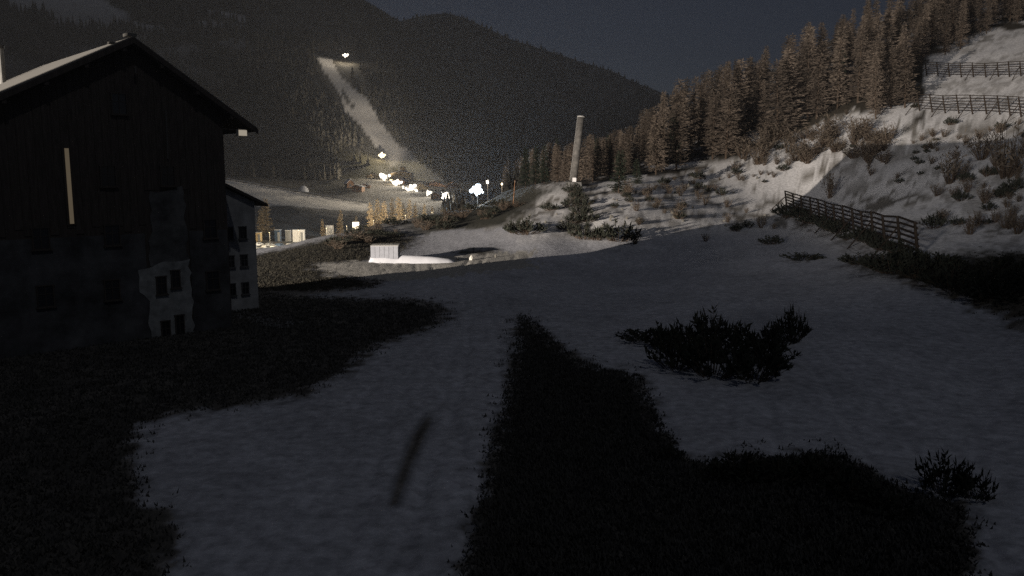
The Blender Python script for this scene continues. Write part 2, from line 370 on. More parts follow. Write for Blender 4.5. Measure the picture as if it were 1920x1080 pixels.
C = lerp(C, (0.55, 0.55, 0.56), sn * 0.6)
C = lerp(C, (0.60, 0.57, 0.53), inpoly(x, y, RUN) * 1.0)
C = lerp(C, (0.05, 0.045, 0.036), inpoly(x, y, RUNGAP) * 1.0)
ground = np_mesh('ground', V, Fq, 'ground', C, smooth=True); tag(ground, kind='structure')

# ------------------------------------------------------------------ haze in the valley air
hz = MB().box((0, 2300, 330), (9000, 5000, 800)).build('haze', 'snow'); tag(hz, kind='stuff')
hm = bpy.data.materials.new('haze'); hm.use_nodes = True; hm.node_tree.nodes.clear()
pv = hm.node_tree.nodes.new('ShaderNodeVolumePrincipled'); pv.inputs['Color'].default_value = (0.9, 0.92, 1, 1); pv.inputs['Density'].default_value = 0.00010
pv.inputs['Anisotropy'].default_value = 0.2
mo = hm.node_tree.nodes.new('ShaderNodeOutputMaterial'); hm.node_tree.links.new(pv.outputs[0], mo.inputs['Volume'])
hz.data.materials.clear(); hz.data.materials.append(hm)

# ------------------------------------------------------------------ the big dark farmhouse
def prism(mb, pts, y0, y1):               # polygon in x,z pushed from y0 to y1
    n = len(pts)
    V = [(p[0], y0, p[1]) for p in pts] + [(p[0], y1, p[1]) for p in pts]
    return mb.add(V, [tuple(range(n))] + [tuple(range(2 * n - 1, n - 1, -1))] + [(i, n + i, n + (i + 1) % n, (i + 1) % n) for i in range(n)])
def window(parent, X, zc, w, h, y, frame='wood', cross=True):
    f = MB(); t = 0.06
    f.box((X, y - .05, zc + h / 2), (w + 2 * t, .1, t)); f.box((X, y - .05, zc - h / 2), (w + 2 * t, .1, t))
    f.box((X - w / 2, y - .05, zc), (t, .1, h - t)); f.box((X + w / 2, y - .05, zc), (t, .1, h - t))
    fr = f.build('window', frame, parent)
    MB().box((X, y - .015, zc), (w - t, .03, h - t)).build('pane', 'glass', fr)
    if cross: MB().box((X, y - .04, zc), (.035, .05, h - t)).box((X, y - .042, zc + h * .1), (w - t, .05, .035)).build('glazing_bar', frame, fr)
    MB().box((X, y - .08, zc - h / 2 - .05), (w + .2, .16, .05)).build('sill', frame, fr)
    return fr
HX, HL, HX0 = 12.08, 15.0, -2.4
house = thing('farmhouse', 'tall dark timber farmhouse with pale frosted gable roof', 'house', (-26.3, 41.7, -0.1), R(45))
MIDX = 6.75; RZ = 17.25; SLL = .53; SLR = .655
def rz_at(X): return RZ - (SLL * (MIDX - X) if X < MIDX else SLR * (X - MIDX))
b = MB(); prism(b, [(HX0, -1.2), (HX, -1.2), (HX, rz_at(HX) - .3), (MIDX, RZ - .32), (HX0, rz_at(HX0) - .3)], 0, HL); wall = b.build('wall', 'wood', house)
for k in range(-6, int(HX / 0.42)):            # upright boards of the gable
    X = 0.21 + k * 0.42
    zt = rz_at(X) - .42
    zb_ = 8.8 if 7.3 < X < 9.7 else 6.1 + .35 * ((k * 5) % 3)
    MB().box((X, -.02 - .012 * ((k * 7) % 3), (zt + zb_) / 2), (.39, .03, zt - zb_)).build('board', 'wood', wall)
# roof: two slabs with wide eaves
OV = 1.82
rf = MB()
for s in (-1, 1):
    x0, x1 = MIDX, (HX + OV if s > 0 else HX0 - OV)
    z0, z1 = RZ, rz_at(x1)
    V_ = [(x0, -.9, z0), (x1, -.9, z1), (x1, HL + .6, z1), (x0, HL + .6, z0)]
    V_ += [(p[0], p[1], p[2] - .24) for p in V_]
    rf.add(V_, [(0, 1, 2, 3), (7, 6, 5, 4), (0, 4, 5, 1), (1, 5, 6, 2), (2, 6, 7, 3), (3, 7, 4, 0)])
roof = rf.build('roof', 'roof', house)
vb = MB()
for s in (-1, 1):
    x1 = HX + OV + .02 if s > 0 else HX0 - OV - .02
    a = (MIDX, -.95, RZ - .16); c = (x1, -.95, rz_at(x1) - .16)
    vb.add([(a[0], -.96, a[2] + .10), (c[0], -.96, c[2] + .10), (c[0], -.96, c[2] - .22), (a[0], -.96, a[2] - .22), (a[0], -.91, a[2] + .10), (c[0], -.91, c[2] + .10), (c[0], -.91, c[2] - .22), (a[0], -.91, a[2] - .22)],
           [(0, 1, 2, 3), (7, 6, 5, 4), (0, 4, 5, 1), (1, 5, 6, 2), (2, 6, 7, 3), (3, 7, 4, 0)])
vb.build('verge_board', 'wood', roof)
MB().box((MIDX, -.4, RZ + .1), (.5, .7, .16)).box((MIDX - .9, -.2, RZ - .4), (.4, .3, .1)).build('ridge_cap', 'roof', roof)
for k in range(7):                          # purlin ends under the eaves
    X = MIDX + (k - 3) * 2.0 - .5
    MB().box((X, -.45, rz_at(X) - .48), (.2, .9, .24)).build('purlin', 'wood', roof)
ch = MB(); ch.bar((MIDX - 3.0, 13.9, RZ - 2.2), (MIDX - 3.0, 13.9, RZ + .6), .42, 12); flue = ch.build('chimney', 'concrete', house)
MB().bar((MIDX - 3.0, 13.9, RZ + .6), (MIDX - 3.0, 13.9, RZ + .78), .56, 12).build('chimney_cap', 'steel', flue)
def jagged(pts, y0, m, seed):                # a patch of surviving plaster with a broken outline
    random.seed(seed); P_ = []
    for i in range(len(pts)):
        a, b_ = pts[i], pts[(i + 1) % len(pts)]
        n_ = max(2, int(math.hypot(b_[0] - a[0], b_[1] - a[1]) / .35))
        for k_ in range(n_):
            t_ = k_ / n_; P_.append((a[0] + (b_[0] - a[0]) * t_ + random.uniform(-.11, .11), a[1] + (b_[1] - a[1]) * t_ + random.uniform(-.11, .11)))
    q_ = MB(); prism(q_, P_, y0, 0.0); return q_.build('plaster_panel', m, wall)
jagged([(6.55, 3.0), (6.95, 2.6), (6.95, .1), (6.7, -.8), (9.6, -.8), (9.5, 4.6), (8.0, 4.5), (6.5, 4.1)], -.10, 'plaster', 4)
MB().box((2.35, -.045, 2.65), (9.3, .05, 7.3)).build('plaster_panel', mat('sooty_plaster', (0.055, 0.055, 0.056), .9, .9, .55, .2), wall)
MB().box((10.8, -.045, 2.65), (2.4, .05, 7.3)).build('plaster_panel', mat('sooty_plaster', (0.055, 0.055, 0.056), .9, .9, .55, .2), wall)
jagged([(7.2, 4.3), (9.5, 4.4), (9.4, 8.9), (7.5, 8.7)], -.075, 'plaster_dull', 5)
for X, zc, w, h in ((7.75, 3.2, .55, 1.05), (8.6, 3.5, .5, 1.05), (7.85, .45, .5, 1.2), (8.7, .7, .5, 1.2)): window(house, X, zc, w, h, -.10)
for X, zc in ((10.9, 3.2), (10.9, 6.4), (8.5, 9.6), (5.2, 9.6), (5.2, 6.3), (1.6, 6.3), (1.6, 3.2), (5.0, 3.2), (6.04, 13.6)): window(house, X, zc, .8, 1.15, -.08)
glow_ob = MB().box((3.17, -.07, 9.05), (.46, .10, 4.2)).build('glow_strip', 'wood', house)
tag(glow_ob, label='tall narrow strip glowing in place of grazing lamp light'); glow_ob.pop('category', None)
MB().box((3.17, -.145, 9.05), (.20, .05, 4.05)).build('pane', 'strip_glow', glow_ob)  # added glow stands in for lamp light grazing a projecting board
MB().bar((8.55, -.16, 10.6), (8.6, -.16, 13.4), .12, 8).build('downpipe', 'steel', house)
MB().bar((6.9, -.5, 15.3), (6.9, -.5, 15.7), .16, 6).build('gable_hook', 'steel', house)
# lamp under the eave: a thing of its own
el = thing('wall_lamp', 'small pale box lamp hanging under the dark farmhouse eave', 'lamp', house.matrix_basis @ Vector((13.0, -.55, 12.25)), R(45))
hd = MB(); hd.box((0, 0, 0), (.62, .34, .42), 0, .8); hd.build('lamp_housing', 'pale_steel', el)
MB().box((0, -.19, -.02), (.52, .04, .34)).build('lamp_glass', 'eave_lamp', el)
MB().bar((-.3, .05, .16), (-1.15, .1, .2), .05, 6).build('bracket', 'steel', el)

an = thing('annex', 'lower grey plastered annex with lean-to roof behind the dark farmhouse', 'house', (-22.25, 54.25, -.1), R(45))
aw = MB(); prism(aw, [(0, -1), (5.3, -1), (5.3, 7.75), (0, 10.3)], 0, 8.5); aw.build('wall', mat('annex_plaster', (0.27, 0.27, 0.265), 0.9, 0.45, .9, 0.2), an)
V_ = [(-.4, -.5, 10.75), (6.1, -.5, 7.62), (6.1, 8.9, 7.62), (-.4, 8.9, 10.75)]; V_ += [(p[0], p[1], p[2] - .2) for p in V_]
MB().add(V_, [(0, 1, 2, 3), (7, 6, 5, 4), (0, 4, 5, 1), (1, 5, 6, 2), (2, 6, 7, 3), (3, 7, 4, 0)]).build('roof', 'wood', an)
for X, zc in ((3.3, 1.6), (4.3, 1.6), (3.3, 3.6), (4.3, 3.6), (3.3, 5.6), (4.3, 5.6)): window(an, X, zc, .5, .85, 0, 'plaster_dull')

# ------------------------------------------------------------------ trees
def spray(mb, p, d, L, w):                # a flat leafy twig: two crossed thin kites
    d = Vector(d).normalized(); p = Vector(p); t = d.cross(Vector((random.gauss(0, 1), random.gauss(0, 1), random.gauss(0, 1)))).normalized()
    m = p + d * L * .45
    mb.add([p, m + t * w, p + d * L, m - t * w], [(0, 1, 2, 3)])
def conifer(kind, seed):
    random.seed(seed); H = 18.0
    crown = MB(); trunk = MB(); lean = random.uniform(-.25, .25)
    pts = [Vector((lean * (k / 5) ** 2, .1 * math.sin(k + seed), H * k / 5)) for k in range(6)]
    for k in range(5): trunk.bar(pts[k], pts[k + 1], .42 * (1 - k / 5.3), 7, .42 * (1 - (k + 1) / 5.3))
    nw = 30
    rmax = {'larch': 2.6, 'spruce': 2.7, 'golden': 2.7}[kind] * random.uniform(.85, 1.15)
    for k in range(nw):
        h = .10 + .89 * k / (nw - 1); z = H * h
        prof = (1 - h) ** .66 * min(1, (h / .16) ** .6)
        for j in range(8):
            if random.random() < .14: continue
            a = random.uniform(0, 2 * math.pi); L = rmax * prof * random.uniform(.55, 1.2) + .15
            dz = random.uniform(-.32, .1) + .5 * h
            d = Vector((math.cos(a), math.sin(a), dz)); b0 = Vector((lean * h * h, 0, z + random.uniform(-.3, .3)))
            trunk.bar(b0, b0 + d * L * .8, .05, 3, .015) if (k + j) % 2 == 0 else None
            n = max(2, int(L * 7))
            for i in range(n):
                t = (i + .6) / n
                q_ = b0 + d * L * t
                sd = Vector((math.cos(a + random.uniform(-1.3, 1.3)), math.sin(a + random.uniform(-1.3, 1.3)), random.uniform(-.55, .35)))
                spray(crown, q_, sd, random.uniform(.5, 1.05), random.uniform(.05, .12) * (1.5 if kind == 'spruce' else 1.15))
        spray(crown, (lean * h * h, 0, z), (random.gauss(0, .3), random.gauss(0, .3), 1), .9, .12)
    return trunk, crown
KINDS = {}
def proto(kind, n, name, m):
    lst = []
    for s in range(n):
        t, c = conifer(kind, s * 13 + len(kind)); lst.append((t, c))
    KINDS[kind] = (name, m, lst, [None] * n)
proto('larch', 5, 'larch_tree', 'larch'); proto('spruce', 3, 'spruce_tree', 'spruce'); proto('golden', 3, 'larch_tree', 'golden')
random.seed(21)
def tree(kind, x, y, H, label, group, wide=1.0):
    name, m, lst, made = KINDS[kind]; i = random.randrange(len(lst))
    o = thing(name, label, 'tree', (x, y, gz(x, y) - .25), random.uniform(0, 6.28), group); s = H / 18.0
    o.scale = (s * wide, s * wide * random.uniform(.8, 1.2), s); o.rotation_euler = (random.gauss(0, .03), random.gauss(0, .03), random.uniform(0, 6.28))
    if made[i] is None:
        t = lst[i][0].build('trunk', 'bark', o); c = lst[i][1].build('crown', m, o); made[i] = (t, c)
    else:
        for src in made[i]:
            c = src.copy(); COL.objects.link(c); c.parent = o
    return o
FPX = np.array([930, 1070, 1110, 1200, 1230, 1330, 1420, 1500, 1600, 1640, 1700, 1735, 1800, 1830, 1920, 2000], float)
FPY = np.array([350, 342, 348, 322, 331, 311, 283, 243, 200, 245, 232, 115, 92, 66, 46, 30], float)
GR = 'bare larches of the hillside wood'
placed = []
def free(x, y, d):
    for a, b_ in placed:
        if (a - x) ** 2 + (b_ - y) ** 2 < d * d: return False
    placed.append((x, y)); return True
cand = [(random.uniform(945, 1990), random.random()) for _ in range(900)]
fronts = atg_many([(p, float(np.interp(p, FPX, FPY))) for p, _ in cand], 600)
TPX = [945, 1000, 1060, 1120, 1180, 1210, 1250, 1320, 1380, 1430, 1520, 1640, 1740, 2000]; TPY = [290, 268, 262, 245, 215, 185, 152, 118, 95, 52, 25, 0, -20, -60]
cnt = 0
for (p, t), (fx, fy) in zip(cand, fronts):
    if cnt >= 265: break
    d = fy + 1.5 + (t ** 1.5) * (110 if p > 1180 else 140)
    x_ = (p - 960) / F * d
    if not free(x_, d, 3.0): continue
    H = random.uniform(11, 21) if p > 1180 else random.uniform(9, 14) + (d > 230) * 3
    H = max(4.5, min(H, at(p, float(np.interp(p, TPX, TPY)) + random.uniform(0, 26), d)[2] - gz(x_, d)))
    if 1600 < p < 1735: H = random.uniform(12, 16)
    if p > 1735: H = random.uniform(11, 15)
    if p < 1065: lb, gp = 'short brown larch in the stand left of the leaning cylinder', 'larches left of the leaning cylinder'
    elif p < 1200: lb, gp = 'brown larch in the low stand right behind the leaning cylinder', 'larches right behind the leaning cylinder'
    elif p > 1735: lb, gp = 'brown larch on the ledge above the topmost log barrier', 'larches above the log barriers'
    elif p > 1600: lb, gp = 'brown larch in the clump between brushwood and level barriers', 'larches beside the level barriers'
    elif d < fy + 9: lb, gp = 'brown larch on the front edge of the dense hillside wood', 'larches on the front edge of the wood'
    elif d > fy + 60: lb, gp = 'larch deep in the hillside wood, only its top against the sky', 'larches along the skyline of the wood'
    else: lb, gp = 'brown larch inside the dense hillside wood behind its front row', GR
    tree('larch', x_, d, H, lb, gp, random.uniform(.8, 1.6)); cnt += 1
# a few singled out
tree('spruce', *atg(1160, 362)[:2], 7.6, 'dark bushy spruce standing alone on the snow right of the leaning cylinder', None, 1.5)
tree('spruce', *atg(1195, 345)[:2], 5.0, 'small dark spruce tucked beside the bushy spruce under the wood', None, 1.5)
for p, d, H in ((985, 215, 11), (1003, 205, 10), (1020, 195, 9.5), (1037, 230, 12), (1118, 190, 9), (1135, 200, 10), (1260, 200, 12), (1560, 205, 12), (1462, 205, 13)):
    tree('spruce', (p - 960) / F * d, d, H, 'dark green spruce growing among the brown larches', 'dark spruces scattered in the larch wood', 1.0)
def treetop(kind, p, ptop, d, label, group, wide=1.0):
    x_ = (p - 960) / F * d; zt = at(p, ptop, d)[2]
    return tree(kind, x_, d, max(5, zt - gz(x_, d)), label, group, wide)
GG = 'lamp-lit golden larches above the car park'
for p, pt, d in ((695, 380, 300), (708, 373, 312), (722, 376, 302), (737, 371, 320), (750, 369, 310), (765, 373, 315), (780, 379, 322), (795, 381, 318), (812, 386, 325), (829, 390, 330), (715, 384, 335), (756, 380, 340)):
    treetop('golden', p, pt, d, 'golden larch in the lamp-lit row beyond the dark bank', GG, 1.0)
treetop('golden', 500, 372, 322, 'tall pale golden larch rising beside the annex roof', None, 1.2)
treetop('golden', 489, 392, 318, 'short golden larch half hidden behind the annex eave', None, 1.2)
treetop('golden', 635, 393, 322, 'lone pointed golden larch between the lit sign and the containers', None, 1.0)
treetop('golden', 607, 411, 312, 'smallest golden larch, left of the lone pointed one', None, 0.9)
treetop('golden', 668, 404, 335, 'brown larch directly behind the glowing lit sign', None, 1.0)

# ------------------------------------------------------------------ far woods: nobody could count them
def cone_wood(name, X, Y, H, Wd):
    n = len(X); Z = terrain(X, Y) - .5
    tiers = 3; k = 5; Vs = []; Fs = []; per = tiers * (k + 1)
    base = np.arange(n) * per
    for t in range(tiers):
        z0 = H * (.08 + .27 * t); z1 = H * (.52 + .24 * t); w = Wd * (1 - .28 * t)
        a0 = rng.uniform(0, 6.28, n)
        for i in range(k):
            an = a0 + 2 * math.pi * i / k; ww = w * rng.uniform(.6, 1.25, n)
            Vs.append(np.stack([X + ww * np.cos(an), Y + ww * np.sin(an), Z + z0 + rng.uniform(-.08, .08, n) * H], 1))
        Vs.append(np.stack([X, Y, Z + z1], 1))
        for i in range(k):
            o = t * (k + 1); Fs.append(np.stack([base + o + i, base + o + (i + 1) % k, base + o + k], 1))
    VV = np.stack(Vs, 1).reshape(-1, 3)
    o = np_mesh(name, VV, np.concatenate(Fs), 'forest'); return o
def scatter(n, pxr, dr, power=1.0):
    p = rng.uniform(*pxr, n); d = dr[0] * (dr[1] / dr[0]) ** (rng.random(n) ** power)
    return (p - 960) / F * d, d
X1, Y1 = scatter(15000, (-150, 900), (610, 1700), 1.0)
k = np.ones(len(X1), bool)
for q_ in (0, .012, .024, .036, .05, .065): k &= ~inpoly(X1 * (1 + q_), Y1 * (1 + q_), RUN) | inpoly(X1, Y1, RUNGAP)
for q_ in (0, .02, .04): k &= ~inpoly(X1 * (1 + q_), Y1 * (1 + q_), CLEAR)
k &= ~((X1 / Y1 * F + 960 > 640) & (Y1 < 700)); X1, Y1 = X1[k], Y1[k]
k = (inpoly(X1, Y1, RUNGAP) | True) & (fbm(X1 / 60, Y1 / 60, 61) < .60); X1, Y1 = X1[k], Y1[k]
tag(cone_wood('forest', X1, Y1, rng.uniform(8, 17, len(X1)), rng.uniform(1.8, 3.4, len(X1))), 'dark conifer wood covering the mountain flank around the ski run', 'forest', kind='stuff')
X2, Y2 = scatter(15000, (560, 1500), (850, 2580), .8)
P2 = X2 / Y2 * F + 960; k = (terrain(X2, Y2) > 12) & ~((P2 < 830) & (Y2 < 1500)); X2, Y2 = X2[k], Y2[k]
tag(cone_wood('forest', X2, Y2, rng.uniform(11, 22, len(X2)), rng.uniform(3.5, 7, len(X2))), 'dark conifer wood on the far mountain range', 'forest', kind='stuff')
X3, Y3 = scatter(900, (830, 1010), (240, 520), 1.0)
P3 = X3 / Y3 * F + 960; k = (fbm(X3 / 14, Y3 / 14, 77) > .5) & ~((P3 > 872) & (P3 < 950) & (Y3 < 345)); X3, Y3 = X3[k], Y3[k]
tag(cone_wood('forest', X3, Y3, rng.uniform(4, 9, len(X3)), rng.uniform(1.0, 1.9, len(X3))), 'young wood on the valley slope around the cold white floodlight', 'forest', kind='stuff')

# ------------------------------------------------------------------ shrubs
def dwarf_pine(seed, n=190):
    random.seed(seed); stem = MB(); fol = MB()
    for k in range(n // 5):
        a = random.uniform(0, 6.28); rr = random.random() ** .5; L = random.uniform(.5, 1.0)
        tip = Vector((math.cos(a) * rr, math.sin(a) * rr, .28 + .55 * (1 - rr * rr) * random.uniform(.55, 1.25)))
        b0 = Vector((math.cos(a) * rr * .35, math.sin(a) * rr * .35, 0))
        stem.bar(b0, tip, .03, 3, .012)
        for i in range(12):
            t = random.uniform(.35, 1.0); q_ = b0.lerp(tip, t)
            spray(fol, q_, (math.cos(a) * .4 + random.gauss(0, .5), math.sin(a) * .4 + random.gauss(0, .5), random.uniform(.1, 1.0)), random.uniform(.12, .28), random.uniform(.02, .05))
        spray(fol, tip - Vector((0, 0, .05)), (random.gauss(0, .25), random.gauss(0, .25), 1), random.uniform(.15, .34), .03)
    return stem, fol
def brushwood(seed):
    random.seed(seed); stem = MB(); fol = MB()
    for k in range(34):
        a = random.uniform(0, 6.28); sp = random.uniform(.1, .9)
        tip = Vector((math.cos(a) * sp, math.sin(a) * sp, random.uniform(.5, 1.1))); b0 = Vector((math.cos(a) * .12, math.sin(a) * .12, 0))
        stem.bar(b0, tip, .035, 3, .008)
        for i in range(7):
            q_ = b0.lerp(tip, random.uniform(.3, 1)); spray(fol, q_, (random.gauss(0, 1), random.gauss(0, 1), random.uniform(.2, 1.2)), random.uniform(.12, .3), random.uniform(.012, .03))
    return stem, fol
SH = {'pine': [dwarf_pine(s) for s in range(4)], 'brush': [brushwood(s + 50) for s in range(4)]}
SHM = {'pine': [None] * 4, 'brush': [None] * 4}
random.seed(5)
def shrub(kind, x, y, w, h, label, group=None, tilt=0.0, i=None):
    i = random.randrange(4) if i is None else i
    nm = 'dwarf_pine' if kind == 'pine' else 'brushwood_shrub'
    o = thing(nm, label, 'shrub', (x, y, gz(x, y) - .04), random.uniform(0, 6.28), group); o.scale = (w / 2, w / 2, h)
    if SHM[kind][i] is None:
        s_, f_ = SH[kind][i]
        SHM[kind][i] = (s_.build('stem', 'bark', o), f_.build('foliage', 'pine' if kind == 'pine' else 'brush', o))
    else:
        for src in SHM[kind][i]:
            c = src.copy(); COL.objects.link(c); c.parent = o
    return o
def shpx(kind, px, py, wpx, hpx, label, group=None, i=None):
    p = atg(px, py); s = p[1] / F
    return shrub(kind, p[0], p[1], wpx * s, hpx * s, label, group, i=i)
# the big clump on the near piste
G1 = 'dwarf pines of the clump on the near piste'
for a in ((1265, 690, 130, 75), (1335, 705, 150, 90), (1410, 712, 150, 85), (1300, 660, 120, 70), (1375, 670, 140, 75), (1440, 680, 110, 65), (1330, 645, 100, 75), (1240, 650, 90, 50), (1450, 650, 90, 55)):
    shpx('pine', *a, 'dark dwarf pine in the dense clump alone on the near piste', G1)
shpx('pine', 1484, 640, 70, 75, 'spindly dwarf pine with upright shoots at the end of the piste clump', i=2)
shpx('pine', 1210, 640, 130, 30, 'low flat dwarf pine trailing off the piste clump towards the turf bank')
G2 = 'dwarf pines along the near turf edge'
for a in ((1400, 895, 150, 55), (1460, 900, 120, 50), (1545, 900, 130, 62), (1600, 930, 130, 50), (1350, 900, 90, 35), (1250, 860, 70, 30), (1660, 960, 130, 45)):
    shpx('pine', *a, 'rounded dark dwarf pine along the upper edge of the near turf', G2)
for a in ((1770, 925, 120, 95), (1825, 935, 90, 70)):
    shpx('pine', *a, 'tall dark dwarf pine of the pair at the turf corner beside open snow', 'pair of dwarf pines at the turf corner')
shpx('pine', 985, 440, 80, 36, 'dark dwarf pine on the piste edge left of the cylinder mound')
shpx('pine', 965, 437, 50, 26, 'smaller dwarf pine touching the piste-edge pine left of the cylinder mound')
shpx('pine', 1095, 448, 62, 36, 'dark dwarf pine right at the foot of the cylinder mound')
shpx('pine', 1160, 452, 96, 42, 'wide dark dwarf pine on lit snow right of the mound foot')
shpx('pine', 1120, 450, 46, 28, 'small dwarf pine between the two pines at the mound foot')
shpx('pine', 1088, 402, 44, 30, 'dwarf pine halfway up the mound under the leaning cylinder')
shpx('pine', 1082, 374, 34, 24, 'dwarf pine high on the mound just below the concrete plinth')
shpx('pine', 1030, 395, 44, 18, 'low dwarf pine on the crest left of the cylinder mound')
for a in ((1075, 362, 44, 22), (1094, 385, 44, 24), (1070, 388, 40, 20), (1102, 416, 46, 26), (1076, 418, 42, 24), (1060, 432, 40, 20)):
    shpx('pine', *a, 'dark scrub bush in the strip running down the mound from the plinth', 'scrub running down the cylinder mound')
shpx('brush', 1556, 372, 44, 44, 'bare shrub standing uphill of the log barrier')
shpx('pine', 1445, 458, 50, 20, 'small dark pine on shaded snow below the end of the log barrier')
shpx('pine', 1505, 488, 90, 18, 'low spreading pine at the hill foot below the log barrier')
shpx('pine', 1610, 496, 80, 24, 'dark pine at the hill foot under the middle of the log barrier')
G3 = 'dark bushes of the thicket at the hill foot'
for k_ in range(22):
    px_ = random.uniform(1640, 1960); py_ = 505 + (px_ - 1640) * random.uniform(-.05, .27)
    shpx('pine', px_, py_, random.uniform(60, 130), random.uniform(24, 48), 'dark bush in the thicket at the hill foot right of the barrier', G3)
G4 = 'bushes growing under the log barrier'
for k_ in range(16):
    t = (k_ + .5) / 16; px_ = 1480 + 240 * t + random.uniform(-8, 8); py_ = 398 + 92 * t + random.uniform(-2, 10)
    shpx('pine', px_, py_, random.uniform(44, 76), random.uniform(18, 32), 'dark low bush crouching under the log barrier rails', G4)
G5 = 'bare shrubs on the snowy hillside'
hs = []
for k_ in range(560):
    px_ = random.uniform(1150, 1930); lo = float(np.interp(px_, FPX, FPY)) if px_ < 1735 else 225
    py_ = random.uniform(lo + 8, 460 if px_ < 1450 else 440)
    w_ = .18 + .7 * ((px_ > 1560) or (py_ < lo + 60))
    if random.random() < w_ * .62: hs.append((px_, py_))
hs = [h for h in hs if not (1455 < h[0] < 1740 and 345 < h[1] < 480)][:190]
for (px_, py_), (gx_, gy_) in zip(hs, atg_many(hs)):
    s_ = random.uniform(.5, 1.0) ** 1.5
    kd_ = 'brush' if random.random() < .72 else 'pine'; up_ = px_ > 1560
    shrub(kd_, gx_, gy_, 3.2 * s_, 2.0 * s_, ('bare twiggy' if kd_ == 'brush' else 'dark needled') + (' little bush on the shaded snow uphill of the long log barrier' if up_ else ' little bush on the lit snow below the larch wood'),
          ('bare' if kd_ == 'brush' else 'dark') + (' bushes uphill of the barrier' if up_ else ' bushes on the lit slope'))
for a in ((1780, 345, 70, 60), (1885, 335, 110, 95), (1840, 300, 80, 50)):
    shpx('brush', *a, 'large bare bush on the shaded snow uphill of the thicket', 'large bare bushes on the upper right slope')
G6 = 'brush at the edge of the wood'
for k_ in range(34):
    px_ = random.uniform(1390, 1690); py_ = random.uniform(252, 312)
    shpx('brush', px_, py_, random.uniform(40, 80), random.uniform(20, 38), 'pale brown brushwood at the lower edge of the larch wood', G6)
G7 = 'dark scrub between the snow banks and the village'
for k_ in range(40):
    px_ = random.uniform(610, 985); py_ = float(np.interp(px_, [610, 700, 860, 990], [452, 428, 400, 372])) + random.uniform(0, 26)
    shpx('brush' if k_ % 2 else 'pine', px_, py_, random.uniform(26, 60), random.uniform(9, 20), 'dark scrub bush on the bank between the snow and the village', G7)

# turf blades over the dark ground
def tufts(name, polys, n, label, box, m='turf'):
    out = []
    X = rng.uniform(box[0], box[1], n * 6); Y = rng.uniform(box[2], box[3], n * 6)
    k = np.zeros(len(X), bool)
    for P in polys:
        e_ = inpoly(X, Y, P)
        for a_ in range(5): e_ &= inpoly(X + math.cos(a_ * 1.257) * .02 * np.hypot(X, Y), Y + math.sin(a_ * 1.257) * .035 * np.hypot(X, Y), P)
        k |= e_ | (inpoly(X, Y, P) & (rng.random(len(X)) < .4))
        for a_ in range(3): k |= inpoly(X + math.cos(a_ * 2.1) * .02 * np.hypot(X, Y), Y + math.sin(a_ * 2.1) * .05 * np.hypot(X, Y), P) & (rng.random(len(X)) < .02)
    k &= rng.random(len(X)) < np.clip(28 / np.hypot(X, Y), .12, 1); X, Y = X[k][:n], Y[k][:n]
    Z = terrain(X, Y) - .02; nn = len(X); Vs = []
    for j in range(4):
        a = rng.uniform(0, 6.28, nn); L = rng.uniform(.05, .20, nn); w = .03 + .03 * rng.random(nn); ox = rng.normal(0, .12, nn); oy = rng.normal(0, .12, nn)
        dx, dy = np.cos(a), np.sin(a); l = rng.uniform(.2, .9, nn) * L
        Vs += [np.stack([X + ox - dy * w, Y + oy + dx * w, Z], 1), np.stack([X + ox + dy * w, Y + oy - dx * w, Z], 1), np.stack([X + ox + dx * l, Y + oy + dy * l, Z + L], 1)]
    VV = np.stack(Vs, 1).reshape(-1, 3)
    o = np_mesh(name, VV, np.arange(len(VV)).reshape(-1, 3), m); tag(o, label, 'grass', kind='stuff')
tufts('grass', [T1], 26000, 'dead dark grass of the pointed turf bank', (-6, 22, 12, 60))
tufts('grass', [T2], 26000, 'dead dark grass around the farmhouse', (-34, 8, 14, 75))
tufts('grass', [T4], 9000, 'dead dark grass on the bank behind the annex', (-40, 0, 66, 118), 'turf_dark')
tufts('grass', [T5, SCARP_SHADE], 8000, 'dead dark grass at the hill foot and blades over the painted scarp shade', (-12, 60, 40, 110), 'turf_dark')

# ------------------------------------------------------------------ snow barriers of logs
def barrier(path, n, H, label, nr_=5, lean=.28, group=None, rail_w=.16):
    pts = np.array(path); L = np.concatenate([[0], np.cumsum(np.hypot(*np.diff(pts[:, :2], axis=0).T))])
    s = np.linspace(0, L[-1], n); X = np.interp(s, L, pts[:, 0]); Y = np.interp(s, L, pts[:, 1]); Zs = terrain(X, Y)
    o = thing('snow_barrier', label, 'fence', (X[0], Y[0], Zs[0]), 0, group)
    dirx, diry = (X[-1] - X[0]), (Y[-1] - Y[0]); dl = math.hypot(dirx, diry); up = Vector((-diry / dl, dirx / dl, 0))
    if terrain(np.array([X[n // 2] + up.x * 5]), np.array([Y[n // 2] + up.y * 5]))[0] < Zs[n // 2]: up = -up
    O = Vector((X[0], Y[0], Zs[0])); tops = []; bots = []
    for i in range(n):
        b0 = Vector((X[i], Y[i], Zs[i] - .3)) - O; t = b0 + Vector((up.x * -lean * H, up.y * -lean * H, H + .3 + random.uniform(-.1, .15)))
        MB().bar(b0, t, .32, 6, .24).build('post', 'log', o); tops.append(t); bots.append(b0)
        if i % 2 == 0:
            e = b0.lerp(t, .72); f = e - Vector((up.x * H * .75, up.y * H * .75, 0)); f.z = gz(f.x + O.x, f.y + O.y) - O.z - .1
            MB().bar(e, f, .16, 5).build('brace', 'log', o)
    for j in range(nr_):
        t = .25 + .72 * j / (nr_ - 1)
        for i in range(n - 1):
            a = bots[i].lerp(tops[i], t) + up * .17; c = bots[i + 1].lerp(tops[i + 1], t + random.uniform(-.02, .02)) + up * .17
            MB().bar(a, c, rail_w, 5).build('rail', 'log', o)
    return o
random.seed(3)
p0 = atg_many([(1476, 392), (1530, 412), (1600, 440), (1665, 464), (1722, 484)])
